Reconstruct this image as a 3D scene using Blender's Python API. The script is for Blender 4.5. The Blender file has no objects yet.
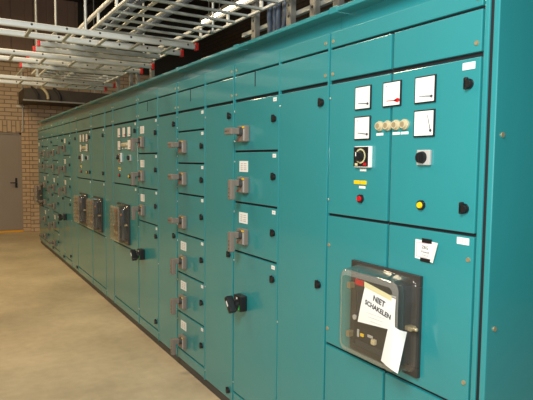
import bpy, bmesh, math, random
from mathutils import Vector, Matrix
random.seed(7)
sc = bpy.context.scene
COL = sc.collection
PI = math.pi

# ------------------------------------------------------------------ materials
def new_mat(name):
    m = bpy.data.materials.new(name); m.use_nodes = True
    nt = m.node_tree; nt.nodes.clear()
    out = nt.nodes.new('ShaderNodeOutputMaterial')
    b = nt.nodes.new('ShaderNodeBsdfPrincipled')
    nt.links.new(b.outputs[0], out.inputs[0])
    return m, nt, b

def lin(c):
    return tuple(((v/255)/12.92 if v/255 <= .04045 else ((v/255+.055)/1.055)**2.4) for v in c) + (1,)

def mat(name, rgb, rough=.5, metal=0, spec=.5, noise=0, nscale=8, coat=0, coat_rough=.1, bump=0):
    m, nt, b = new_mat(name)
    c = lin(rgb)
    b.inputs['Base Color'].default_value = c
    b.inputs['Roughness'].default_value = rough
    b.inputs['Metallic'].default_value = metal
    b.inputs['Specular IOR Level'].default_value = spec
    b.inputs['Coat Weight'].default_value = coat
    b.inputs['Coat Roughness'].default_value = coat_rough
    tc = nt.nodes.new('ShaderNodeTexCoord')
    n = nt.nodes.new('ShaderNodeTexNoise'); n.inputs['Scale'].default_value = nscale
    n.inputs['Detail'].default_value = 4
    nt.links.new(tc.outputs['Object'], n.inputs['Vector'])
    if noise:
        r = nt.nodes.new('ShaderNodeMix'); r.data_type = 'RGBA'
        r.inputs[6].default_value = tuple(v*(1-noise) for v in c[:3])+(1,)
        r.inputs[7].default_value = tuple(min(1, v*(1+noise)) for v in c[:3])+(1,)
        nt.links.new(n.outputs['Fac'], r.inputs[0]); nt.links.new(r.outputs[2], b.inputs['Base Color'])
    if bump:
        bp = nt.nodes.new('ShaderNodeBump'); bp.inputs['Strength'].default_value = bump
        bp.inputs['Distance'].default_value = .002
        nt.links.new(n.outputs['Fac'], bp.inputs['Height']); nt.links.new(bp.outputs[0], b.inputs['Normal'])
    return m

def emit(name, rgb, s):
    m, nt, b = new_mat(name)
    b.inputs['Base Color'].default_value = lin(rgb)
    b.inputs['Emission Color'].default_value = lin(rgb)
    b.inputs['Emission Strength'].default_value = s
    return m

def brick_mat(name, c1, c2, mortar, bw=.245, bh=.083, swap=False, axis='x', msize=.010):
    m, nt, b = new_mat(name)
    tc = nt.nodes.new('ShaderNodeTexCoord'); sep = nt.nodes.new('ShaderNodeSeparateXYZ')
    cmb = nt.nodes.new('ShaderNodeCombineXYZ')
    nt.links.new(tc.outputs['Object'], sep.inputs[0])
    h = sep.outputs['X' if axis == 'x' else 'Y']; v = sep.outputs['Z']
    if swap: h, v = v, h
    nt.links.new(h, cmb.inputs[0]); nt.links.new(v, cmb.inputs[1])
    br = nt.nodes.new('ShaderNodeTexBrick')
    br.inputs['Scale'].default_value = 1; br.inputs['Brick Width'].default_value = bw
    br.inputs['Row Height'].default_value = bh; br.inputs['Mortar Size'].default_value = msize
    br.inputs['Mortar Smooth'].default_value = .3; br.inputs['Bias'].default_value = 0
    br.inputs['Color1'].default_value = lin(c1); br.inputs['Color2'].default_value = lin(c2)
    br.inputs['Mortar'].default_value = lin(mortar)
    nt.links.new(cmb.outputs[0], br.inputs['Vector'])
    nt.links.new(br.outputs['Color'], b.inputs['Base Color'])
    b.inputs['Roughness'].default_value = .85
    bp = nt.nodes.new('ShaderNodeBump'); bp.inputs['Strength'].default_value = .5
    bp.inputs['Distance'].default_value = .006; bp.invert = True
    nt.links.new(br.outputs['Fac'], bp.inputs['Height']); nt.links.new(bp.outputs[0], b.inputs['Normal'])
    return m

def clear_mat(name='clear_polycarbonate', haze=.03):
    m = bpy.data.materials.new(name); m.use_nodes = True
    nt = m.node_tree; nt.nodes.clear()
    out = nt.nodes.new('ShaderNodeOutputMaterial')
    tr = nt.nodes.new('ShaderNodeBsdfTransparent'); tr.inputs[0].default_value = (.93, .91, .87, 1)
    gl = nt.nodes.new('ShaderNodeBsdfGlossy'); gl.inputs['Roughness'].default_value = .06
    gl.inputs[0].default_value = (1, 1, 1, 1)
    df = nt.nodes.new('ShaderNodeBsdfDiffuse'); df.inputs[0].default_value = (.80, .74, .62, 1)
    mx0 = nt.nodes.new('ShaderNodeMixShader'); mx0.inputs[0].default_value = haze
    nt.links.new(tr.outputs[0], mx0.inputs[1]); nt.links.new(df.outputs[0], mx0.inputs[2])
    lw = nt.nodes.new('ShaderNodeLayerWeight')
    pw = nt.nodes.new('ShaderNodeMath'); pw.operation = 'POWER'; pw.inputs[1].default_value = 3
    nt.links.new(lw.outputs['Facing'], pw.inputs[0])
    fr = nt.nodes.new('ShaderNodeMath'); fr.operation = 'MULTIPLY_ADD'; fr.inputs[1].default_value = .9; fr.inputs[2].default_value = .05
    nt.links.new(pw.outputs[0], fr.inputs[0])
    mx = nt.nodes.new('ShaderNodeMixShader')
    nt.links.new(fr.outputs[0], mx.inputs[0]); nt.links.new(mx0.outputs[0], mx.inputs[1])
    nt.links.new(gl.outputs[0], mx.inputs[2]); nt.links.new(mx.outputs[0], out.inputs[0])
    return m

def floor_mat():
    m, nt, b = new_mat('polished_concrete')
    tc = nt.nodes.new('ShaderNodeTexCoord')
    n1 = nt.nodes.new('ShaderNodeTexNoise'); n1.inputs['Scale'].default_value = 1.3; n1.inputs['Detail'].default_value = 6
    n2 = nt.nodes.new('ShaderNodeTexNoise'); n2.inputs['Scale'].default_value = 14; n2.inputs['Detail'].default_value = 5
    nt.links.new(tc.outputs['Object'], n1.inputs['Vector']); nt.links.new(tc.outputs['Object'], n2.inputs['Vector'])
    mx = nt.nodes.new('ShaderNodeMath'); mx.operation = 'MULTIPLY_ADD'
    mx.inputs[1].default_value = .40
    nt.links.new(n2.outputs['Fac'], mx.inputs[0]); nt.links.new(n1.outputs['Fac'], mx.inputs[2])
    rp = nt.nodes.new('ShaderNodeValToRGB')
    rp.color_ramp.elements[0].position = .45; rp.color_ramp.elements[0].color = lin((168, 150, 121))
    rp.color_ramp.elements[1].position = .9; rp.color_ramp.elements[1].color = lin((202, 182, 149))
    nt.links.new(mx.outputs[0], rp.inputs[0]); nt.links.new(rp.outputs[0], b.inputs['Base Color'])
    b.inputs['Roughness'].default_value = .42
    b.inputs['Specular IOR Level'].default_value = .35
    return m

PAINT = mat('turquoise_enamel', (37, 130, 132), rough=.38, spec=.5, noise=.04, nscale=3, coat=.9, coat_rough=.085)
BLACK = mat('black_plastic', (22, 22, 22), rough=.4)
GAPDARK = mat('gap_shade_black', (14, 16, 18), rough=.8)  # near-black colour standing in for the shade inside gaps and slots
GREY = mat('grey_brown_plastic', (122, 110, 98), rough=.45, noise=.1, nscale=40)
DGREY = mat('dark_grey_plastic', (58, 58, 56), rough=.45)
LGREY = mat('light_grey_plate', (176, 172, 164), rough=.4)
WHITE = mat('white_label', (226, 223, 214), rough=.6)
INK = mat('ink', (60, 60, 66), rough=.7)
INKM = mat('pale_print', (140, 136, 140), rough=.7)
INKL = mat('faint_ink', (190, 186, 182), rough=.7)
RED = mat('red_plastic', (190, 22, 30), rough=.35)
REDCAP = mat('red_cap', (225, 40, 30), rough=.45)
YEL = mat('yellow_plastic', (235, 190, 20), rough=.35)
ORG = mat('orange_label', (240, 140, 30), rough=.5)
GRN = mat('green_mark', (50, 190, 80), rough=.5)
CREAM = mat('cream_lamp_lens', (196, 180, 142), rough=.3)
LENS = mat('dim_lamp_centre', (150, 132, 100), rough=.4)
BRASS = mat('brass', (178, 160, 124), rough=.4, metal=.6)
CHROME = mat('nickel_screw', (190, 185, 175), rough=.3, metal=.9)
STEEL = mat('galvanised_steel', (186, 186, 176), rough=.42, metal=.35, noise=.12, nscale=25)
RAIL = mat('pale_ladder_rail', (214, 212, 202), rough=.38, metal=.1, noise=.08, nscale=20)
STEELD = mat('galvanised_channel', (150, 146, 136), rough=.5, metal=.4, noise=.15, nscale=25)
BOLT = mat('dark_bolt', (60, 54, 46), rough=.5, metal=.5)
CABLE = mat('grey_blue_cable', (88, 98, 112), rough=.5)
CABLEK = mat('dark_cable', (46, 42, 38), rough=.6)
CLEAR = clear_mat()
CLEARE = clear_mat('clear_polycarbonate_edge_highlight', .18)  # extra pale haze paints the bright highlights along the hood edges
TAPEY = mat('yellowed_tape', (206, 196, 150), rough=.4)
BREAKF = mat('breaker_frame', (50, 47, 42), rough=.5)
BREAKER = mat('breaker_housing', (36, 40, 42), rough=.45)
DOORG = mat('grey_brown_door', (150, 136, 122), rough=.45, noise=.05, nscale=3)
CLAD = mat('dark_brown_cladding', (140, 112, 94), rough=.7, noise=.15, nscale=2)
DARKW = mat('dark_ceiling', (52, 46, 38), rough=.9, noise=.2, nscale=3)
YSTR = mat('yellow_floor_strip', (232, 168, 20), rough=.5)
TUBE = emit('fluorescent_tube', (255, 236, 205), 14)
FLOOR = floor_mat()
BRICK = brick_mat('tan_brick', (204, 176, 144), (186, 160, 130), (138, 118, 96))
BRICKS = brick_mat('tan_brick_soldier', (204, 176, 144), (190, 164, 132), (138, 118, 96), swap=True)
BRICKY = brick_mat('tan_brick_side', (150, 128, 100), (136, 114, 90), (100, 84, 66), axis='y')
BRICKK = brick_mat('shaded_brick', (74, 62, 48), (66, 55, 42), (46, 38, 30), axis='y')  # right wall's shadow is put into these darker brick colours

# ------------------------------------------------------------------ mesh builder
class MB:
    def __init__(s): s.v = []; s.f = []; s.m = []; s.mats = []; s.sm = []
    def mi(s, m):
        if m not in s.mats: s.mats.append(m)
        return s.mats.index(m)
    def add(s, verts, faces, m, smooth=False):
        o = len(s.v); k = s.mi(m)
        s.v += [tuple(v) for v in verts]
        for f in faces: s.f.append([i+o for i in f]); s.m.append(k); s.sm.append(smooth)
    def bm(s, b, m, smooth=False):
        b.verts.index_update()
        s.add([v.co for v in b.verts], [[v.index for v in f.verts] for f in b.faces], m, smooth); b.free()
    def box(s, lo, hi, m, bev=0, seg=2, rot=None, smooth=False):
        b = bmesh.new(); bmesh.ops.create_cube(b, size=1)
        c = [(a+d)/2 for a, d in zip(lo, hi)]; sz = [abs(d-a) for a, d in zip(lo, hi)]
        for v in b.verts: v.co = Vector((v.co.x*sz[0], v.co.y*sz[1], v.co.z*sz[2]))
        if bev: bmesh.ops.bevel(b, geom=b.edges[:], offset=bev, segments=seg, affect='EDGES', profile=.6)
        M = Matrix.Translation(c)
        if rot: M = M @ rot
        bmesh.ops.transform(b, matrix=M, verts=b.verts)
        s.bm(b, m, smooth); return s
    def cyl(s, p0, p1, r, m, seg=16, r2=None, caps=True):
        p0, p1 = Vector(p0), Vector(p1); d = p1-p0; r2 = r if r2 is None else r2
        q = d.to_track_quat('Z', 'Y'); vs = []
        for p, rr in ((p0, r), (p1, r2)):
            for i in range(seg):
                a = 2*PI*i/seg; vs.append(p+q@Vector((rr*math.cos(a), rr*math.sin(a), 0)))
        s.add(vs, [(i, (i+1) % seg, seg+(i+1) % seg, seg+i) for i in range(seg)], m, True)
        if caps: s.add(vs, [tuple(range(seg))[::-1], tuple(range(seg, 2*seg))], m)
        return s
    def tube(s, pts, r, m, seg=8):
        pts = [Vector(p) for p in pts]; vs = []; n = len(pts)
        for k, p in enumerate(pts):
            d = (pts[min(k+1, n-1)]-pts[max(k-1, 0)]); q = d.to_track_quat('Z', 'Y')
            for i in range(seg):
                a = 2*PI*i/seg; vs.append(p+q@Vector((r*math.cos(a), r*math.sin(a), 0)))
        fs = [(k*seg+i, k*seg+(i+1) % seg, (k+1)*seg+(i+1) % seg, (k+1)*seg+i) for k in range(n-1) for i in range(seg)]
        s.add(vs, fs, m, True)
        s.add(vs, [tuple(range(seg))[::-1], tuple(range((n-1)*seg, n*seg))], m)
        return s
    def sphere(s, c, r, m, sx=1, seg=10):
        b = bmesh.new(); bmesh.ops.create_uvsphere(b, u_segments=seg, v_segments=max(5, seg//2+1), radius=r)
        for v in b.verts: v.co = Vector((v.co.x*sx, v.co.y, v.co.z))+Vector(c)
        s.bm(b, m, True); return s
    def text(s, txt, x, y, z, size, m, rot=0, bold=0):
        # lettering on a panel that faces -X: reads towards -Y
        cu = bpy.data.curves.new('t', 'FONT'); cu.body = txt; cu.size = size; cu.align_x = 'CENTER'; cu.align_y = 'CENTER'
        cu.offset = bold; cu.resolution_u = 3
        o = bpy.data.objects.new('t', cu); COL.objects.link(o)
        dg = bpy.context.evaluated_depsgraph_get(); me = o.evaluated_get(dg).to_mesh()
        ca, sa = math.cos(rot), math.sin(rot)
        vs = [(x, y-(v.co.x*ca-v.co.y*sa), z+v.co.x*sa+v.co.y*ca) for v in me.vertices]
        fs = [list(p.vertices) for p in me.polygons]
        s.add(vs, fs, m)
        o.evaluated_get(dg).to_mesh_clear(); bpy.data.objects.remove(o); bpy.data.curves.remove(cu)
        return s
    def mesh(s, name):
        me = bpy.data.meshes.new(name)
        me.from_pydata(s.v, [], s.f)
        for m in s.mats: me.materials.append(m)
        for p, k, sm in zip(me.polygons, s.m, s.sm): p.material_index = k; p.use_smooth = sm
        b = bmesh.new(); b.from_mesh(me); bmesh.ops.recalc_face_normals(b, faces=b.faces[:]); b.to_mesh(me); b.free()
        return me

POS = {}
def put(name, me, parent=None, loc=(0, 0, 0), rot=None):
    """link an object; loc is the place in the room, also for children"""
    o = bpy.data.objects.new(name, me); COL.objects.link(o)
    base = POS[parent.as_pointer()] if parent else Vector((0, 0, 0))
    o.location = Vector(loc)-base; POS[o.as_pointer()] = Vector(loc)
    if parent: o.parent = parent
    if rot: o.rotation_euler = rot
    return o
def tag(o, label=None, cat=None, group=None, kind=None):
    if label: o['label'] = label
    if cat: o['category'] = cat
    if group: o['group'] = group
    if kind: o['kind'] = kind
    return o
def one(name, mb, label, cat, group=None, loc=(0, 0, 0)):
    me = mb.mesh(name); loc = Vector(loc)
    o = put(name, me, None, loc); return tag(o, label, cat, group)
def struct(name, mb, parent=None):
    o = put(name, mb.mesh(name), parent, POS[parent.as_pointer()] if parent else (0, 0, 0))
    if not parent: o['kind'] = 'structure'
    return o
def empty(name, loc, label, cat, group=None):
    o = put(name, None, None, loc); o.empty_display_size = .1
    return tag(o, label, cat, group)
CACHE = {}
def cached(key, fn):
    if key not in CACHE:
        mb = MB(); fn(mb); CACHE[key] = mb.mesh(key)
    return CACHE[key]

# ------------------------------------------------------------------ room
struct('floor', MB().box((-5, -4, -.1), (4.2, 12.4, 0), FLOOR))
YB = 12.2
w = MB()
w.box((-5, YB, 0), (-.98, YB+.2, 3.5), BRICK); w.box((-.98, YB, 2.31), (-.065, YB+.2, 3.5), BRICK)
w.box((-.065, YB, 0), (4.2, YB+.2, 3.5), BRICK)
struct('wall_back', w)
struct('wall_corner', MB().box((.07, YB-.14, 0), (.9, YB, 3.5), BRICK))
struct('trim_1', MB().box((-.98, YB+.001, 2.07), (-.065, YB+.2, 2.31), BRICKS))
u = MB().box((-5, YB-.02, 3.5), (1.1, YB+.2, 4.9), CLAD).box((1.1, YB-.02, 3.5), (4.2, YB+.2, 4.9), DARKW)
for i in range(15):
    x = -5+.42*i; u.box((x, YB-.045, 3.5), (x+.16, YB-.02, 4.9), CLAD, .008, 1)
struct('wall_upper', u)
struct('wall_right', MB().box((4.0, -4, 0), (4.2, YB, 4.9), BRICKK))
struct('wall_left', MB().box((-5.2, -4, 0), (-5, YB+.2, 4.9), BRICKY))
struct('ceiling', MB().box((-5.2, -4, 4.9), (4.2, YB+.2, 5.0), DARKW))
d = MB().box((-.965, YB+.05, .012), (-.08, YB+.09, 2.055), DOORG, .004)
d.box((-.98, YB+.03, 0), (-.945, YB+.12, 2.07), DOORG); d.box((-.10, YB+.03, 0), (-.065, YB+.12, 2.07), DOORG)
d.box((-.98, YB+.03, 2.03), (-.065, YB+.12, 2.07), DOORG)
door = struct('door_1', d)
h = MB().box((-.20, YB+.03, .93), (-.16, YB+.055, 1.13), BLACK, .006)
h.cyl((-.18, YB+.04, 1.03), (-.18, YB-.03, 1.03), .011, BLACK).box((-.30, YB-.04, 1.02), (-.17, YB-.02, 1.042), BLACK, .006)
put('door_handle', h.mesh('door_handle'), door)
struct('trim_2', MB().box((-.98, YB-.03, 0), (-.07, YB+.03, .035), YSTR, .004))
one('conduit', MB().cyl((-.035, YB-.02, 2.1), (-.035, YB-.02, 3.3), .012, STEEL, 10).box((-.15, YB-.02, 2.60), (.0, YB, 2.63), WHITE, .004),
    'thin pale vertical conduit on the brick wall at the corner of the grey door', 'pipe')

# ------------------------------------------------------------------ shared small parts (origin on the door face)
def m_lock(b):
    b.cyl((0, 0, 0), (-.006, 0, 0), .017, BLACK, 16)
    b.cyl((-.006, 0, 0), (-.016, 0, 0), .014, BLACK, 16, .012)
    b.box((-.016, .001, -.018), (-.002, .013, .022), BLACK, .004)
def m_pin(b): b.sphere((0, 0, 0), .006, CHROME, .6, 8)
def m_screw(b): b.cyl((0, 0, 0), (-.004, 0, 0), .0085, BRASS, 12, .007)
def m_tag(b):
    b.box((-.0015, -.016, -.010), (0, .016, .010), WHITE)
    b.box((-.0018, -.008, -.003), (-.0014, .008, .002), INKL)
def m_wtag(b, t='1 2'):
    b.box((-.0015, -.024, -.0115), (0, .024, .0115), WHITE)
    b.text(t, -.0018, 0, 0, .016, INKM)
def m_card(b):
    b.box((-.0015, -.05, -.031), (0, .05, .031), WHITE)
    for i, zz in enumerate((.016, .004, -.008, -.018)):
        for y0, y1 in ((.034, .008), (-.002, -.034)):
            b.box((-.0018, y1, zz-.003), (-.0014, y0, zz+.003), INKL)
def m_handle(b, down=True):
    # grey isolator handle: plate, shaft and L-shaped grip
    b.box((-.030, -.045, -.045), (0, .045, .045), GREY, .005)
    b.box((-.032, -.038, .030), (-.029, -.015, .039), YEL); b.box((-.032, .028, -.040), (-.029, .040, -.030), RED)
    b.box((-.032, -.040, -.040), (-.029, -.028, .025), LGREY)
    b.cyl((-.028, 0, .010), (-.050, 0, .010), .026, DGREY, 18, .022)
    b.box((-.100, -.017, -.006), (-.045, .017, .030), GREY, .006)
    if down:
        b.box((-.104, -.0185, -.082), (-.072, .0185, .0315), GREY, .007)
        for k in range(3): b.cyl((-.104, 0, -.02-.022*k), (-.1055, 0, -.02-.022*k), .004, DGREY, 8)
    else:
        b.box((-.104, -.0185, -.0075), (-.072, .062, .0315), GREY, .007)
        for k in range(3): b.cyl((-.104, .012+.018*k, .012), (-.1055, .012+.018*k, .012), .004, DGREY, 8)
def m_rotary(b):
    b.box((-.045, -.042, -.045), (0, .042, .045), BLACK, .006)
    b.box((-.0465, -.006, .012), (-.0445, .006, .034), WHITE)
    b.box((-.0465, -.030, -.036), (-.0445, -.018, -.006), GRN)
    b.cyl((-.045, 0, -.005), (-.066, 0, -.005), .030, BLACK, 20, .027)
    R = Matrix.Rotation(math.radians(-38), 4, 'X')
    b.box((-.108, -.016, -.052), (-.062, .016, .047), BLACK, .009, rot=R)
    b.box((-.1095, -.005, -.012), (-.1075, .005, .020), WHITE, rot=R)
def m_lamp(b):
    b.cyl((0, 0, 0), (-.008, 0, 0), .0195, CREAM, 20)
    b.cyl((-.008, 0, 0), (-.018, 0, 0), .0175, CREAM, 20, .014)
    b.cyl((-.0178, 0, 0), (-.0186, 0, 0), .0105, LENS, 12)
def m_strip(b): b.box((-.0012, -.019, -.005), (0, .019, .005), WHITE)
def m_ystrip(b):
    b.box((-.004, -.038, -.008), (0, -.002, .008), YEL, .002); b.box((-.004, .002, -.008), (0, .038, .008), YEL, .002)
def button(c):
    def f(b):
        b.cyl((0, 0, 0), (-.010, 0, 0), .018, BLACK, 18, .017); b.cyl((-.010, 0, 0), (-.016, 0, 0), .012, c, 16, .010)
    return f
def m_dial(b):
    # tall black selector switch with ring scale in a white surround
    b.box((-.016, -.047, -.043), (0, .047, .043), WHITE, .003)
    b.box((-.019, -.039, -.039), (-.015, .047, .040), BLACK, .002)
    for i in range(24):
        a = 2*PI*i/24
        y, z = .004+.027*math.cos(a), .003+.027*math.sin(a)
        b.box((-.0205, y-.003, z-.003), (-.0188, y+.003, z+.003), TAPEY)
    b.cyl((-.019, .004, .002), (-.036, .004, .002), .021, BLACK, 20, .018)
    b.box((-.044, .0, -.017), (-.034, .008, .020), BLACK, .002); b.box((-.045, .002, .002), (-.0438, .006, .018), WHITE)
    b.box((-.0205, -.032, -.035), (-.0188, -.014, -.024), RED); b.box((-.0205, .020, -.036), (-.0188, .036, -.026), TAPEY)
def m_sel(b):
    b.box((-.012, -.030, -.027), (0, .030, .027), LGREY, .003)
    b.cyl((-.012, .004, 0), (-.026, .004, 0), .022, BLACK, 20, .019); b.box((-.034, .0, -.017), (-.024, .008, .017), BLACK, .002)
def meter(kind):
    def f(b):
        S = .048
        b.box((-.006, -S, -S), (0, S, S), BLACK, .0015)
        b.box((-.0072, -S+.0052, -S+.0052), (-.005, S-.0052, S-.0052), WHITE)
        X = -.0078; py, pz = -.033, -.026
        for i in range(13):
            a = PI/2+PI/2*i/12
            c = math.cos(a); s_ = math.sin(a); r0, r1 = (.056, .063) if i % 3 == 0 else (.058, .062)
            y0, z0 = py-r0*c, pz+r0*s_; y1, z1 = py-r1*c, pz+r1*s_
            t = .0006
            b.add([(X, y0-t*s_, z0-t*c), (X, y0+t*s_, z0+t*c), (X, y1+t*s_, z1+t*c), (X, y1-t*s_, z1-t*c)], [(0, 1, 2, 3)], INKL)
        b.text('V' if kind == 'up' else 'A', X, .026, .030, .010, INK)
        a = {'flat': PI-.08, 'red': PI-.02, 'up': PI/2+.27, 'low': PI-.12}[kind]
        c, s_ = math.cos(a), math.sin(a); L = .056; t = .0018; col = RED if kind == 'red' else INK
        tip = (py-L*c, pz+L*s_)
        b.add([(X-.001, py-t*s_, pz-t*c), (X-.001, py+t*s_, pz+t*c), (X-.001, tip[0]+t*s_*.6, tip[1]+t*c*.6), (X-.001, tip[0]-t*s_*.6, tip[1]-t*c*.6)], [(0, 1, 2, 3)], col)
        if kind == 'red':
            b.add([(X-.001, py+.022, pz), (X-.001, py-.002, pz+.009), (X-.001, py-.002, pz-.009)], [(0, 1, 2)], RED)
            b.cyl((X+.001, py-.004, pz), (X-.002, py-.004, pz), .007, RED, 12)
        else:
            b.cyl((X+.001, py, pz), (X-.002, py, pz), .005, INK, 12)
    return f
def m_frame(b):
    FR = BREAKF
    H, G = .188, .150
    for lo, hi in (((-.018, -H, G), (0, H, H)), ((-.018, -H, -H), (0, H, -G)), ((-.018, G, -G), (0, H, G)), ((-.018, -H, -G), (0, -G, G))):
        b.box(lo, hi, FR, .003)
def rr(hy, hz, r, x, n=6):
    pts = []
    for cy, cz, a0 in ((hy-r, hz-r, 0), (-hy+r, hz-r, 90), (-hy+r, -hz+r, 180), (hy-r, -hz+r, 270)):
        for i in range(n+1):
            a = math.radians(a0+90*i/n); pts.append((x, cy+r*math.cos(a), cz+r*math.sin(a)))
    return pts
def m_cover(b):
    # moulded clear hood: flange, walls and front, each with inner and outer skin
    prof = [(-.018, .178, .178, .040), (-.022, .170, .174, .038), (-.080, .164, .169, .034), (-.094, .161, .166, .034), (-.101, .153, .158, .030), (-.104, .140, .145, .022)]
    loops = [rr(hy, hz, r, x) for x, hy, hz, r in prof]; n = len(loops[0])
    vs = [v for l in loops for v in l]
    fs = [(k*n+i, k*n+(i+1) % n, (k+1)*n+(i+1) % n, (k+1)*n+i) for k in range(len(loops)-1) for i in range(n)]
    fs.append(tuple(range((len(loops)-1)*n, len(loops)*n)))
    b.add(vs, [f for k, f in enumerate(fs) if not 3*n <= k < 5*n], CLEAR, True); b.add(vs, fs[3*n:5*n], CLEARE, True)
def m_bbody(b):
    b.box((-.062, -.150, -.145), (-.0005, .100, .150), BREAKER, .006)
    b.box((-.078, -.10, -.135), (-.058, .10, -.015), BLACK, .010, 3)
    b.box((-.064, .060, .105), (-.058, .108, .128), RED, .002)
    b.box((-.0625, -.118, .085), (-.059, -.078, .096), ORG); b.box((-.0625, -.118, .099), (-.059, -.090, .105), LGREY)
    for k in range(4): b.box((-.0615, -.115, .070-.014*k), (-.059, -.085, .075-.014*k), LGREY)
    b.cyl((-.076, .088, -.022), (-.082, .088, -.022), .010, LGREY, 14)
    b.box((-.082, .060, -.095), (-.076, .070, -.065), LGREY, .002); b.box((-.083, .032, -.088), (-.076, .050, -.076), YEL, .002)
    b.box((-.092, -.040, -.098), (-.076, -.020, -.078), CREAM, .004); b.box((-.081, -.018, -.080), (-.076, .010, -.070), LGREY, .001)
    for k in range(5): b.box((-.0795, -.08, -.112-.004*k), (-.077, .08, -.110-.004*k), DGREY)
def m_latch(b):
    b.box((-.030, -.010, -.008), (0, .020, .008), BRASS, .003); b.cyl((-.022, .0, 0), (-.022, -.028, .004), .006, BRASS, 10)
    b.sphere((-.022, -.028, .004), .008, BRASS, 1, 8)

def sub(name, key, fn, parent, y, z, x=0):
    return put(name, cached(key, fn), parent, (x, y, z))

# ------------------------------------------------------------------ cabinets
def panel(name, cab, y0, y1, z0, z1, x=0, th=.018):
    b = MB().box((x, y0, z0), (x+th, y1, z1), PAINT, .0035, 2)
    me = b.mesh(name)
    ctr = Vector((x, (y0+y1)/2, (z0+z1)/2))
    for v in me.vertices: v.co -= ctr
    return put(name, me, cab, ctr)
def pins(dr, y1, z0, z1, n=2):
    dz = min(.06, (z1-z0)*.22)
    for z in ((z1-dz, z0+dz) if n == 2 else (z1-.06, z0+.35*(z1-z0), z0+.06)):
        sub('hinge_pin', 'hinge_pin', m_pin, dr, y1-.003, z, -.001)
def cabinet(y0, y1, label, end=None):
    s0 = y0+.024 if end else y0+.001
    cab = empty('switchgear_cabinet', (.4, (y0+y1)/2, 0), label, 'electrical cabinet', 'turquoise switchgear cabinets in the long row')
    b = MB().box((.020, s0, .055), (.80, y1-.001, 2.093), PAINT).box((.062, s0, 2.09), (.80, y1-.001, 2.174), PAINT)
    put('carcass', b.mesh('carcass'), cab)
    put('door_gap_shade', MB().box((.0125, s0+.004, .060), (.0205, y1-.003, 2.028), GAPDARK).mesh('door_gap_shade'), cab)  # black sheet added behind the doors so their gaps look shaded
    put('plinth', MB().box((.014, s0, 0), (.78, y1-.001, .055), DGREY).mesh('plinth'), cab)
    r = MB().box((-.008, y0+.002, 2.172), (.82, y1-.002, 2.192), PAINT, .004)
    r.box((-.010, y1-.055, 2.168), (.82, y1-.002, 2.197), PAINT, .004)
    put('roof', r.mesh('roof'), cab)
    return cab
def post(cab, y, z0=.055, z1=2.09):
    put('frame_post', MB().box((-.003, y+.0005, z0), (.021, y+.0095, z1), PAINT, .003, 2).mesh('frame_post'), cab)
def fascia(cab, y0, y1, split=None, full=False):
    panel('fascia_panel', cab, y0, y1, 2.026, 2.092)
    if full:
        ps = [panel('fascia_panel', cab, y0, split-.0065, 1.884, 2.0165), panel('fascia_panel', cab, split+.0065, y1, 1.884, 2.0165)]
    else:
        ps = [panel('fascia_panel', cab, y0, y1, 1.884, 2.0165)]
        if split:
            put('slot', MB().box((-.0012, split-.004, 1.935), (.004, split+.004, 2.01655), GAPDARK).mesh('slot'), ps[0])
    for y in (y0+.018, y1-.018):
        for z, q in ((2.052, 0), (1.912, 0)): sub('screw', 'screw', m_screw, ps[0] if y < (y0+y1)/2 else ps[-1], y, z)
ZT, ZB = 1.868, .135
def tall_door(cab, y0, y1, lock=True, lab=False):
    dr = panel('door', cab, y0, y1, .065, ZT); pins(dr, y1, .065, ZT, 3)
    if lock:
        for z in (1.795, .965, .118): sub('door_lock', 'door_lock', m_lock, dr, y0+.040, z)
    return dr
G = .0055
def drawer(cab, y0, y1, z0, z1, handle=None, card=False, hz=None, lockz=None, tagged=True):
    dr = panel('compartment_door', cab, y0, y1, z0+G, z1-G); pins(dr, y1, z0, z1)
    if tagged: sub('number_label', 'number_label', m_tag, dr, y0+.034, z1-.026)
    if lockz: sub('door_lock', 'door_lock', m_lock, dr, y0+.035, z1-lockz)
    if handle: sub('isolator_handle', 'isolator_down' if handle == 'down' else 'isolator_turned', (lambda b: m_handle(b, handle == 'down')), dr, y1-.134, z1-(hz or .2))
    if card: sub('rating_card', 'rating_card', m_card, dr, y1-.115, z1-.086)
    return dr
def bottom_panel(cab, y0, y1): panel('base_panel', cab, y0, y1, .062, ZB-G)
def switch_door(cab, y0, y1):
    dr = panel('compartment_door', cab, y0, y1, ZB+G, 1.0-G); pins(dr, y1, ZB, 1.0)
    sub('number_label', 'number_label', m_tag, dr, y0+.034, .974); sub('door_lock', 'door_lock', m_lock, dr, y0+.035, .910)
    sub('door_lock', 'door_lock', m_lock, dr, y0+.045, .2)
    sub('rotary_handle', 'rotary_handle', m_rotary, dr, y1-.125, .715)
    bottom_panel(cab, y0, y1)
def three_column(cab, y0, y1, top='down'):
    drawer(cab, y0, y1, 1.585, ZT+G, top, top == 'down', .19, .125)
    drawer(cab, y0, y1, 1.29, 1.585, 'down', True, .19, .135)
    drawer(cab, y0, y1, 1.0, 1.29, 'down', True, .19, .135)
    switch_door(cab, y0, y1)
def six_column(cab, y0, y1, kinds=('turned', 'turned', 'turned', 'down', 'down', 'down')):
    drawer(cab, y0, y1, 1.735, ZT+G)
    rows = ((1.51, 1.735), (1.29, 1.51), (1.0, 1.29), (.71, 1.0), (.415, .71), (ZB, .415))
    for (a, b_), k in zip(rows, kinds):
        small = b_-a < .25
        drawer(cab, y0, y1, a, b_, k, k == 'down', .108 if small else .198, .110 if small else .138)
    bottom_panel(cab, y0, y1)
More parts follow.
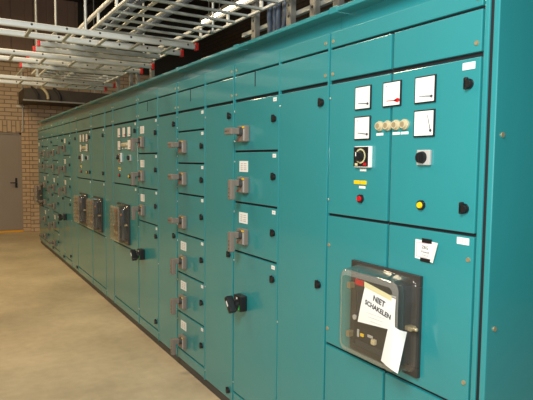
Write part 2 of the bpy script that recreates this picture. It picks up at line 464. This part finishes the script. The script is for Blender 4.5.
def breaker(cab, y, z):
    f = put('circuit_breaker', cached('circuit_breaker', m_frame), cab, (0, y, z))
    sub('breaker_body', 'breaker_body', m_bbody, f, y, z)
    c = sub('clear_cover', 'clear_cover', m_cover, f, y, z); c['label'] = 'clear moulded plastic hood over the breaker'
    sub('cover_latch', 'cover_latch', m_latch, f, y-.170, z-.004, -.018)
    sub('cover_hinge', 'cover_hinge', (lambda b: b.box((-.028, -.012, -.012), (0, .006, .012), BRASS, .003)), f, y+.175, z+.085, -.016)
    sub('cover_hinge', 'cover_hinge', None, f, y+.175, z-.12, -.016)
    return f
def meters(dl, dr_, d):
    """instruments of a metering door; d = shift along the row from the nearest cabinet"""
    def sub(name, key, fn, o, y, z, t=.007):
        k = t/1.463; y, z = y*(1-k), 1.53+(z-1.53)*(1-k)
        return globals()['sub'](name, key, fn, o, y, z)
    for y, z, k, o in ((1.675, 1.791, 'flat', dl), (1.675, 1.669, 'low', dl), (1.511, 1.790, 'red', dl), (1.347, 1.789, 'flat', dr_), (1.347, 1.670, 'up', dr_)):
        sub('analog_meter', 'meter_'+k, meter(k), o, y+d, z)
    for i, y in enumerate((1.578, 1.534, 1.489, 1.446)):
        o = dl if i < 2 else dr_
        sub('indicator_lamp', 'indicator_lamp', m_lamp, o, y+d, 1.672, .012)
        if i != 1: sub('lamp_label', 'lamp_label', m_strip, o, y+d-.003, 1.640)
    sub('selector_switch', 'selector_dial', m_dial, dl, 1.670+d, 1.552, .015)
    sub('switch_label', 'lamp_label', m_strip, dl, 1.668+d, 1.498)
    sub('switch_label', 'yellow_strip', m_ystrip, dl, 1.683+d, 1.4465)['label'] = 'pair of yellow label strips'
    sub('switch_label', 'lamp_label', m_strip, dl, 1.671+d, 1.427)
    sub('push_button', 'push_red', button(RED), dl, 1.677+d, 1.380)['label'] = 'red push button'
    sub('selector_switch', 'selector_small', m_sel, dr_, 1.345+d, 1.549, .012)
    sub('push_button', 'push_yellow', button(YEL), dr_, 1.350+d, 1.378)['label'] = 'yellow push button'
def locks_tags(dr, y0, upper=True):
    if upper:
        sub('door_lock', 'door_lock', m_lock, dr, y0+.040, 1.786); sub('door_lock', 'door_lock', m_lock, dr, y0+.040, 1.381)

# --- nearest cabinet, two door leaves
A = cabinet(1.055, 1.895, 'nearest turquoise cabinet with split doors, five dials and the papered breaker hood', True)
ys = 1.511
fascia(A, 1.118, 1.889, ys, True)
dl = panel('door', A, ys+.0065, 1.889, 1.302, ZT); dn = panel('door', A, 1.118, ys-.0065, 1.302, ZT)
meters(dl, dn, 0); locks_tags(dn, 1.118)
sub('door_label', 'wide_label_a', (lambda b: m_wtag(b, '15.1')), dn, 1.162, 1.844)
pins(dl, 1.889, 1.302, ZT)
ll = panel('door', A, ys+.0065, 1.889, .715, 1.291); ln = panel('door', A, 1.118, ys-.0065, .715, 1.291)
sub('door_label', 'wide_label_b', (lambda b: m_wtag(b, '15.2')), ln, 1.160, 1.273)
sub('screw', 'screw', None, ln, 1.137, 1.214); sub('screw', 'screw', None, ln, 1.137, .80)
sub('screw', 'screw', None, ll, 1.876, 1.16); sub('screw', 'screw', None, ll, 1.876, .78)
panel('door', A, ys+.0065, 1.889, ZB, .703); panel('door', A, 1.118, ys-.0065, ZB, .703)
panel('base_panel', A, 1.118, 1.889, .062, ZB-.01)
breaker(A, 1.513, .936)
put('frame_post', MB().box((-.002, 1.090, .055), (.021, 1.109, 2.15), PAINT, .004).mesh('frame_post'), A)
sp = put('side_panel', MB().box((-.002, 1.056, .0), (.80, 1.077, 2.165), PAINT, .005, 3).mesh('side_panel'), A)
for z in (1.62, 1.0): put('screw', MB().cyl((0, 0, 0), (0, -.004, 0), .008, BRASS, 12).mesh('screw'), sp, (.035, 1.056, z))
put('post_gap_shade', MB().box((.004, 1.077, .055), (.021, 1.090, 2.15), GAPDARK).mesh('post_gap_shade'), A)  # black strip painting the shade in the gap beside the side panel

# --- cable door plus three compartments
BC = cabinet(1.895, 2.797, 'second turquoise cabinet with a plain cable door, three grey-handled compartments and one black rotary handle')
post(BC, 1.8905+.005); post(BC, 2.300)
fascia(BC, 1.9065, 2.789, 2.551); tall_door(BC, 1.9065, 2.299); three_column(BC, 2.311, 2.789, 'turned')
# --- cable door plus six compartments
DE = cabinet(2.797, 3.693, 'third turquoise cabinet, stacked with six grey-handled compartments beside a plain cable door')
post(DE, 2.797); post(DE, 3.200)
fascia(DE, 2.808, 3.685, 3.442); tall_door(DE, 2.808, 3.199); six_column(DE, 3.211, 3.685)
FG = cabinet(3.693, 4.614, 'fourth turquoise cabinet, three carded compartments above a black rotary handle, left of six grey handles')
post(FG, 3.693); post(FG, 4.098)
fascia(FG, 3.704, 4.606, 4.347); tall_door(FG, 3.704, 4.097); three_column(FG, 4.109, 4.606)

def meter_cabinet(y0, y1, d, label, by):
    c = cabinet(y0, y1, label); post(c, y0)
    a, b_ = y0+.011, y1-.003
    fascia(c, a, b_)
    dr = panel('door', c, a, b_, 1.302, ZT); meters(dr, dr, d); locks_tags(dr, a+.02)
    sub('number_label', 'number_label', m_tag, dr, a+.06, 1.85)
    lo = panel('door', c, a, b_, .708, 1.291); sub('number_label', 'number_label', m_tag, lo, a+.06, 1.265)
    breaker(c, by, .926)
    panel('door', c, a, b_, ZB+G, .697); panel('base_panel', c, a, b_, .062, ZB-G)
    return c
meter_cabinet(4.614, 5.420, 3.53, 'fifth turquoise cabinet with dials, carrying the nearest of the three hoods down the row', 5.043)
I = cabinet(5.420, 6.343, 'turquoise cabinet with a hooded breaker but no dials, between two cabinets that carry dials')
post(I, 5.420); post(I, 5.736)
fascia(I, 5.431, 6.335); tall_door(I, 5.431, 5.735, False)
dr = panel('door', I, 5.747, 6.335, 1.302, ZT); locks_tags(dr, 5.76); sub('number_label', 'number_label', m_tag, dr, 5.793, 1.845)
lo = panel('door', I, 5.747, 6.335, .708, 1.291); sub('number_label', 'number_label', m_tag, lo, 5.793, 1.264)
breaker(I, 6.035, .926)
panel('door', I, 5.747, 6.335, ZB+G, .697); panel('base_panel', I, 5.747, 6.335, .062, ZB-G)
meter_cabinet(6.343, 7.143, 5.235, 'turquoise cabinet with dials and clear hood, farther of the two dial cabinets down the row', 6.745)
def drawer_cabinet(y0, y1, ym, six, label):
    c = cabinet(y0, y1, label); post(c, y0); post(c, ym-.005)
    fascia(c, y0+.011, y1-.004); tall_door(c, y0+.011, ym-.006)
    if six: six_column(c, ym+.006, y1-.007, ('down', 'turned', 'down', 'turned', 'down', 'turned'))
    else: three_column(c, ym+.006, y1-.007)
drawer_cabinet(7.143, 8.040, 7.538, False, 'turquoise compartment cabinet with black rotary handle, just beyond the farthest dial cabinet')
drawer_cabinet(8.040, 8.940, 8.447, True, 'turquoise cabinet of six small compartments, third from the brick wall end')
drawer_cabinet(8.940, 9.840, 9.347, True, 'turquoise cabinet of six small compartments, second from the brick wall end')
K = cabinet(9.840, 10.42, 'last turquoise cabinet at the brick wall end, with a hooded breaker low down')
post(K, 9.840); fascia(K, 9.851, 10.412)
for z0, z1 in ((1.585, ZT+G), (1.29, 1.585)): drawer(K, 9.851, 10.412, z0, z1, None, True, .19, .13)
lo = panel('door', K, 9.851, 10.412, .708, 1.284); breaker(K, 10.13, .90)
panel('door', K, 9.851, 10.412, ZB+G, .697); panel('base_panel', K, 9.851, 10.412, .062, ZB-G)

# ------------------------------------------------------------------ papers on the nearest cabinet
def sheet(name, grid, m, marks=None):
    """paper built from a grid of points with real thickness"""
    b = MB(); nr, nc = len(grid), len(grid[0])
    fr = [Vector(p) for r in grid for p in r]; bk = [p+Vector((.0006, 0, 0)) for p in fr]; n = nr*nc
    fs = []
    for i in range(nr-1):
        for j in range(nc-1):
            q = (i*nc+j, i*nc+j+1, (i+1)*nc+j+1, (i+1)*nc+j); fs.append(q); fs.append(tuple(k+n for k in q[::-1]))
    ring = [j for j in range(nc)]+[i*nc+nc-1 for i in range(1, nr)]+[(nr-1)*nc+j for j in range(nc-2, -1, -1)]+[i*nc for i in range(nr-2, 0, -1)]
    for a, c in zip(ring, ring[1:]+ring[:1]): fs.append((a, c, c+n, a+n))
    b.add(fr+bk, fs, m)
    return b
def bil(c, u, v):
    (tl, tr, bl, br) = c
    y = (tl[0]*(1-u)+tr[0]*u)*(1-v)+(bl[0]*(1-u)+br[0]*u)*v
    z = (tl[1]*(1-u)+tr[1]*u)*(1-v)+(bl[1]*(1-u)+br[1]*u)*v
    return y, z
PAPER = mat('white_paper', (224, 221, 212), rough=.7)
c1 = ((1.512, 1.066), (1.352, 1.046), (1.551, .913), (1.352, .932))
g = []
for i in range(6):
    row = []
    for j in range(9):
        y, z = bil(c1, j/8, i/5); row.append((-.1065-.002*math.sin(PI*i/5), y, z))
    g.append(row)
pb = sheet('warning_paper', g, PAPER)
rt = math.radians(-11)
pb.text('NIET', -.1092, 1.434, 1.020, .030, INK, rt, .0011); pb.text('SCHAKELEN', -.1092, 1.440, .988, .0255, INK, rt, .0010)
for k in range(3): pb.box((-.1090, 1.40+.01*k, .962-.014*k), (-.1085, 1.50-.01*k, .9632-.014*k), INKL)
ppr = one('warning_paper', pb, 'white paper reading NIET SCHAKELEN taped on the breaker hood', 'paper', loc=(0, 0, 0))
tb = MB().box((-.1085, 1.355, 1.048), (-.1065, 1.512, 1.066), TAPEY, rot=None)
tp = MB()
tp.add([(-.1085, 1.516, 1.078), (-.1085, 1.372, 1.054), (-.1085, 1.372, 1.036), (-.1085, 1.516, 1.058),
        (-.107, 1.516, 1.078), (-.107, 1.372, 1.054), (-.107, 1.372, 1.036), (-.107, 1.516, 1.058)],
       [(0, 1, 2, 3), (7, 6, 5, 4), (0, 4, 5, 1), (1, 5, 6, 2), (2, 6, 7, 3), (3, 7, 4, 0)], TAPEY)
put('tape', tp.mesh('tape'), ppr)['label'] = 'yellowed clear tape'
# second sheet hangs below and wraps round the hood's near edge
top = [(-.1078, 1.378), (-.1080, 1.368), (-.1080, 1.358), (-.1072, 1.347), (-.100, 1.338), (-.085, 1.3345), (-.066, 1.3335)]
bot = [(-.1085, 1.416), (-.1110, 1.401), (-.1135, 1.386), (-.1145, 1.371), (-.1140, 1.357), (-.1130, 1.343), (-.110, 1.329)]
g = []
for i in range(7):
    v = i/6; row = []
    for j in range(7):
        a, c = top[j], bot[j]
        row.append((a[0]*(1-v)+c[0]*v, a[1]*(1-v)+c[1]*v, (.962-.035*j/6)*(1-v)+(.803-.018*j/6)*v))
    g.append(row)
one('folded_paper', sheet('folded_paper', g, PAPER), 'blank white paper strip folded round the near edge of the breaker hood', 'paper')
# notice card with two black tapes
cc = ((1.367, 1.253), (1.257, 1.253), (1.367, 1.184), (1.277, 1.180))
g = [[(-.0012-(.012*max(0, (j/6-.6))**2*4), *bil(cc, j/6, i/4)) for j in range(7)] for i in range(5)]
CARD = mat('white_card', (228, 225, 216), rough=.6)
nb = sheet('notice_card', g, CARD)
PINK = mat('pink_print', (200, 160, 165), rough=.7)
for lo, hi in (((-.0024, 1.359, 1.192), (-.0016, 1.3605, 1.244)), ((-.0024, 1.30, 1.2425), (-.0016, 1.3605, 1.244)), ((-.0024, 1.31, 1.192), (-.0016, 1.3605, 1.1935))): nb.box(lo, hi, PINK)
nb.text('ZBG', -.0030, 1.320, 1.228, .016, INK, -.05); nb.text('(Passend)', -.0030, 1.319, 1.212, .010, INK, -.05); nb.text('10.20.30', -.0030, 1.319, 1.200, .009, INKM, -.05)
nc = one('notice_card', nb, 'small white notice card held by two black tapes on the nearest cabinet door', 'card')
put('tape', MB().box((-.0034, 1.290, 1.245), (-.0014, 1.335, 1.261), BLACK, .0006).mesh('tape'), nc)['label'] = 'black tape at the top'
put('tape', MB().box((-.0034, 1.292, 1.176), (-.0014, 1.340, 1.190), BLACK, .0006).mesh('tape'), nc)['label'] = 'black tape at the bottom'

# ------------------------------------------------------------------ overhead cable ladders
def crossladder(ya, yb, x0, x1, z, label):
    t = empty('cable_ladder', (x0, (ya+yb)/2, z), label, 'cable ladder', 'cable ladders crossing over the aisle')
    for y in (ya, yb):
        b = MB().box((x0, y-.018, z-.0225), (x1-.012, y+.018, z+.0225), RAIL, .016, 4, smooth=True)
        k = x0+.1
        while k < x1: b.cyl((k, y-.0175, z+.006), (k, y-.0195, z+.006), .008, BOLT, 10); k += .23
        r = put('side_rail', b.mesh('side_rail'), t)
        put('end_cap', MB().box((x1-.014, y-.021, z-.030), (x1+.012, y+.021, z+.030), REDCAP, .006).mesh('end_cap'), r)['label'] = 'red plastic end cap'
    k = x0+.18
    while k < x1-.05:
        put('rung', MB().box((k-.012, ya+.014, z-.022), (k+.012, yb-.014, z-.006), STEEL, .004).mesh('rung'), t); k += .26
    return t
crossladder(4.05, 4.36, -2.4, .31, 2.445, 'nearest pale cable ladder crossing the aisle, its red-capped ends closest above the cabinets')
crossladder(5.13, 5.48, -2.4, .32, 2.445, 'middle pale cable ladder crossing the aisle between the two other cross ladders')
crossladder(6.70, 7.12, -2.4, .37, 2.445, 'farthest pale cable ladder crossing the aisle, lowest of the three in the photo')

def mainladder(x0, x1, y0, y1, z, h, label):
    t = empty('cable_ladder', ((x0+x1)/2, y0, z), label, 'cable ladder')
    for x in (x0, x1):
        b = MB().box((x-.010, y0, z-.009), (x+.010, y1, z+.009), RAIL, .004).box((x-.012, y0, z+h-.013), (x+.012, y1, z+h+.013), RAIL, .005)
        y = y0+.2
        while y < y1: b.box((x-.007, y-.016, z), (x+.007, y+.016, z+h), RAIL, .003); y += .5
        put('side_rail', b.mesh('side_rail'), t)
    y = y0+.08
    while y < y1-.05:
        put('rung', MB().box((x0+.010, y-.013, z-.009), (x1-.010, y+.013, z+.009), STEEL, .005).mesh('rung'), t); y += .20
    return t
mainladder(-.43, .415, 1.5, 7.7, 2.555, .095, 'long pale cable ladder running above and along the row of cabinets')

def channel(y, x0, x1, z, label):
    t = MB().box((x0+.012, y-.020, z-.020), (x1, y+.020, z+.020), STEEL, .004)
    o = one('support_channel', t, label, 'metal channel', 'red-capped support channels under the long ladder')
    put('end_cap', MB().box((x0-.008, y-.023, z-.023), (x0+.014, y+.023, z+.023), REDCAP, .005).mesh('end_cap'), o)['label'] = 'red plastic end cap'
for y, lab in ((4.74, 'red-capped support channel just beyond the nearest cross ladder'), (5.00, 'red-capped support channel second from the nearest cross ladder'),
               (5.27, 'red-capped support channel between the rails of the middle cross ladder'), (5.70, 'red-capped support channel just beyond the middle cross ladder'),
               (6.26, 'red-capped support channel nearest before the farthest cross ladder')):
    channel(y, -.74, .34, 2.519, lab)

for x, y0, y1, z, r, lab in ((-.23, 1.6, 7.6, 2.577, .012, 'pale conduit lying on the rungs of the long ladder, left of the pair'),
                          (-.10, 1.6, 7.6, 2.578, .013, 'pale conduit lying on the rungs of the long ladder, right of the pair'),
                          (-.66, 4.6, 7.6, 2.552, .013, 'pale conduit lying on red-capped channels outside the long ladder')):
    one('conduit', MB().cyl((x, y0, z), (x, y1, z), r, STEEL, 12), lab, 'pipe')
one('steel_channel', MB().box((.481, 1.6, 2.455), (.51, 3.6, 2.485), STEEL, .004), 'pale steel channel running behind the upright posts on the cabinet roofs', 'metal channel')

# upright posts on the cabinet roofs
for i, y in enumerate((2.42, 2.643, 2.90, 3.355, 5.56, 6.04, 6.31, 6.86)):
    b = MB().box((.440, y-.028, 2.193), (.480, y+.028, 2.66), STEELD, .004)
    k = 2.24
    while k < 2.58: b.cyl((.441, y, k), (.4385, y, k), .009, BOLT, 8); k += .07
    b.box((.41, y-.05, 2.193), (.52, y+.05, 2.199), STEELD)
    lab = ('grey steel post on the second cabinet roof, closest to the camera', 'grey steel post on the second cabinet roof, second from the near side',
           'grey steel post standing on the roof just right of the hanging cables', 'grey steel post on the roof just left of the hanging cables',
           'grey steel post in the far group on the roofs, nearest one', 'grey steel post in the far group on the roofs, second from the near side',
           'grey steel post in the far group on the roofs, third from the near side', 'grey steel post in the far group on the roofs, farthest one')[i]
    one('support_post', b, lab, 'post', 'perforated posts on the cabinet roofs')
# hanging cables
for k, (y, r, x) in enumerate(((2.99, .020, .462), (3.035, .018, .455), (3.08, .018, .462), (3.125, .020, .455))):
    pts = [(x, y+.012*k, 2.66), (x+.005, y+.012*k, 2.50), (x, y+.006*k, 2.38), (x+.01, y-.005, 2.215)]
    lab = ('thick grey-blue cable dropping from the long ladder, nearest of the four', 'grey-blue cable dropping to the roof, second from the near side',
           'grey-blue cable dropping to the roof, third from the near side', 'grey-blue cable dropping to the roof, farthest of the four')[k]
    one('hanging_cable', MB().tube(pts, r, CABLE), lab, 'cable', 'grey-blue cables dropping to the cabinet roof')
# cables lying in the ladder
for k, x in enumerate((-.365, -.29, -.03)):
    pts = [(x+.012*math.sin(i*.9+k), 1.7+.45*i, 2.567+.022+.006*k) for i in range(13)]
    lab = ('grey-blue cable lying along the left side of the long ladder', 'grey-blue cable beside the leftmost one inside the long ladder', 'grey-blue cable lying in the middle of the long ladder')[k]
    one('laid_cable', MB().tube(pts, .022, CABLE), lab, 'cable', 'grey-blue cables lying in the long ladder')
# hanger rods
for y, lab in ((4.52, 'thin pale hanger rod nearest, beside the left side of the long ladder'), (5.83, 'thin pale hanger rod, middle of three from the dark ceiling'),
               (7.13, 'thin pale hanger rod, farthest of three at the left')):
    one('hanger_rod', MB().cyl((-.452, y, 2.54), (-.452, y, 4.9), .012, STEEL, 8).box((-.47, y-.02, 2.535), (-.42, y+.02, 2.55), STEEL), lab, 'rod', 'hanger rods of the long ladder')
for y, lab in ((3.9, 'thin pale hanger rod nearest, at the cabinet side of the long ladder'), (5.6, 'thin pale hanger rod at the cabinet side, above the far posts')):
    one('hanger_rod', MB().cyl((.385, y, 2.54), (.385, y, 4.9), .010, STEEL, 8).box((.35, y-.02, 2.535), (.40, y+.02, 2.55), STEEL), lab, 'rod', 'hanger rods of the long ladder')

# wide tray by the back wall with cable loops
t = empty('cable_tray', (.7, 11.6, 2.64), 'wide dark cable tray with cable loops by the brick wall above the last cabinet', 'cable tray')
TRAYD = mat('dark_tray_steel', (72, 63, 52), rough=.6, metal=.2, noise=.3, nscale=6)
put('tray_base', MB().box((-.10, 11.2, 2.65), (1.7, 12.12, 2.665), TRAYD, .003).mesh('tray_base'), t)
put('side_rail', MB().box((-.10, 11.18, 2.66), (1.7, 11.20, 2.88), TRAYD, .004).mesh('side_rail'), t)
put('flange', MB().box((-.14, 11.15, 2.635), (1.0, 11.20, 2.665), STEELD, .004).mesh('flange'), t)
put('end_plate', MB().box((-.115, 11.18, 2.64), (-.10, 12.12, 2.88), TRAYD, .003).mesh('end_plate'), t)
for x in (.1, 1.2):
    put('tray_hanger', MB().cyl((x, 11.19, 2.7), (x, 11.19, 4.9), .010, STEEL, 8).mesh('tray_hanger'), t)
for k, (x, r, m, lab) in enumerate(((.02, .022, CABLEK, 'dark cable looping over the tray by the back wall, leftmost'), (.20, .028, CREAM, 'pale cable looping over the side of the tray by the back wall'),
                                    (.42, .028, CABLEK, 'dark cable looping over the tray, right of the pale one'))):
    pts = [(x+.10*math.sin(i*.25), 11.14-.03*math.sin(PI*i/8)+(.05 if i == 0 else 0), 2.90-.03*i) for i in range(8)]
    one('tray_cable', MB().tube(pts, r, m), lab, 'cable')

# ------------------------------------------------------------------ luminaires seen beyond the ladder
for i, y in enumerate((7.44, 7.88, 8.32, 8.74)):
    lab = ('bright fluorescent light nearest, cut by the top edge of the photo', 'bright fluorescent light second from the top edge', 'bright fluorescent light third from the top edge', 'bright fluorescent light farthest, partly behind a ladder rung')[i]
    f = empty('ceiling_light', (2.6, y, 4.0), lab, 'ceiling light', 'fluorescent lights in a line beyond the ladder')
    put('housing', MB().box((2.51, y-.19, 4.0), (2.69, y+.19, 4.06), LGREY, .006).mesh('housing'), f)
    put('tube', MB().box((2.53, y-.165, 3.97), (2.67, y+.165, 4.0), TUBE, .008).mesh('tube'), f)
    put('hanger', MB().cyl((2.6, y, 4.05), (2.6, y, 4.9), .008, STEEL, 8).mesh('hanger'), f)

# ------------------------------------------------------------------ light
def area(name, loc, target, sx, sy, e, col):
    l = bpy.data.lights.new(name, 'AREA'); l.shape = 'RECTANGLE'; l.size = sx; l.size_y = sy; l.energy = e; l.color = col
    o = bpy.data.objects.new(name, l); COL.objects.link(o); o.location = loc
    o.rotation_euler = (Vector(target)-Vector(loc)).to_track_quat('-Z', 'Y').to_euler(); return o
area('hall_lamp_far', (-2.2, 8.6, 4.4), (-2.0, 8.6, 0), .5, 2.4, 125, (1, .80, .47))
area('hall_lamp_middle', (-2.2, 4.8, 4.4), (-2.0, 4.8, 0), .5, 2.4, 120, (1, .80, .52))
area('hall_lamp_near', (-2.6, .2, 3.4), (-.2, 1.8, 1.4), 1.2, 1.2, 150, (.95, .99, 1))
area('camera_flash', (-1.40, -.03, 1.60), (.2, 2.4, 1.45), .05, .03, 34, (.96, .99, 1))
W = bpy.data.worlds.new('world'); sc.world = W; W.use_nodes = True
W.node_tree.nodes['Background'].inputs[0].default_value = (.80, .92, 1, 1)
W.node_tree.nodes['Background'].inputs[1].default_value = .35

# ------------------------------------------------------------------ camera
F = Vector((0.51603854, 0.8534895, -0.07252512)); Rv = Vector((0.85607402, -0.51675798, 0.00992305)); U = Vector((0.02900872, 0.06720754, 0.99731722))
cd = bpy.data.cameras.new('camera'); cam = bpy.data.objects.new('camera', cd); COL.objects.link(cam)
cd.sensor_width = 36; cd.lens = 533.064/533*36; cd.clip_start = .02; cd.clip_end = 100
M = Matrix(((Rv.x, U.x, -F.x, -1.46317), (Rv.y, U.y, -F.y, 0), (Rv.z, U.z, -F.z, 1.53), (0, 0, 0, 1)))
cam.matrix_world = M
sc.camera = cam
sc.view_settings.view_transform = 'Standard'; sc.view_settings.look = 'None'
sc.view_settings.exposure = 0; sc.view_settings.gamma = 1; sc.view_settings.use_curve_mapping = False
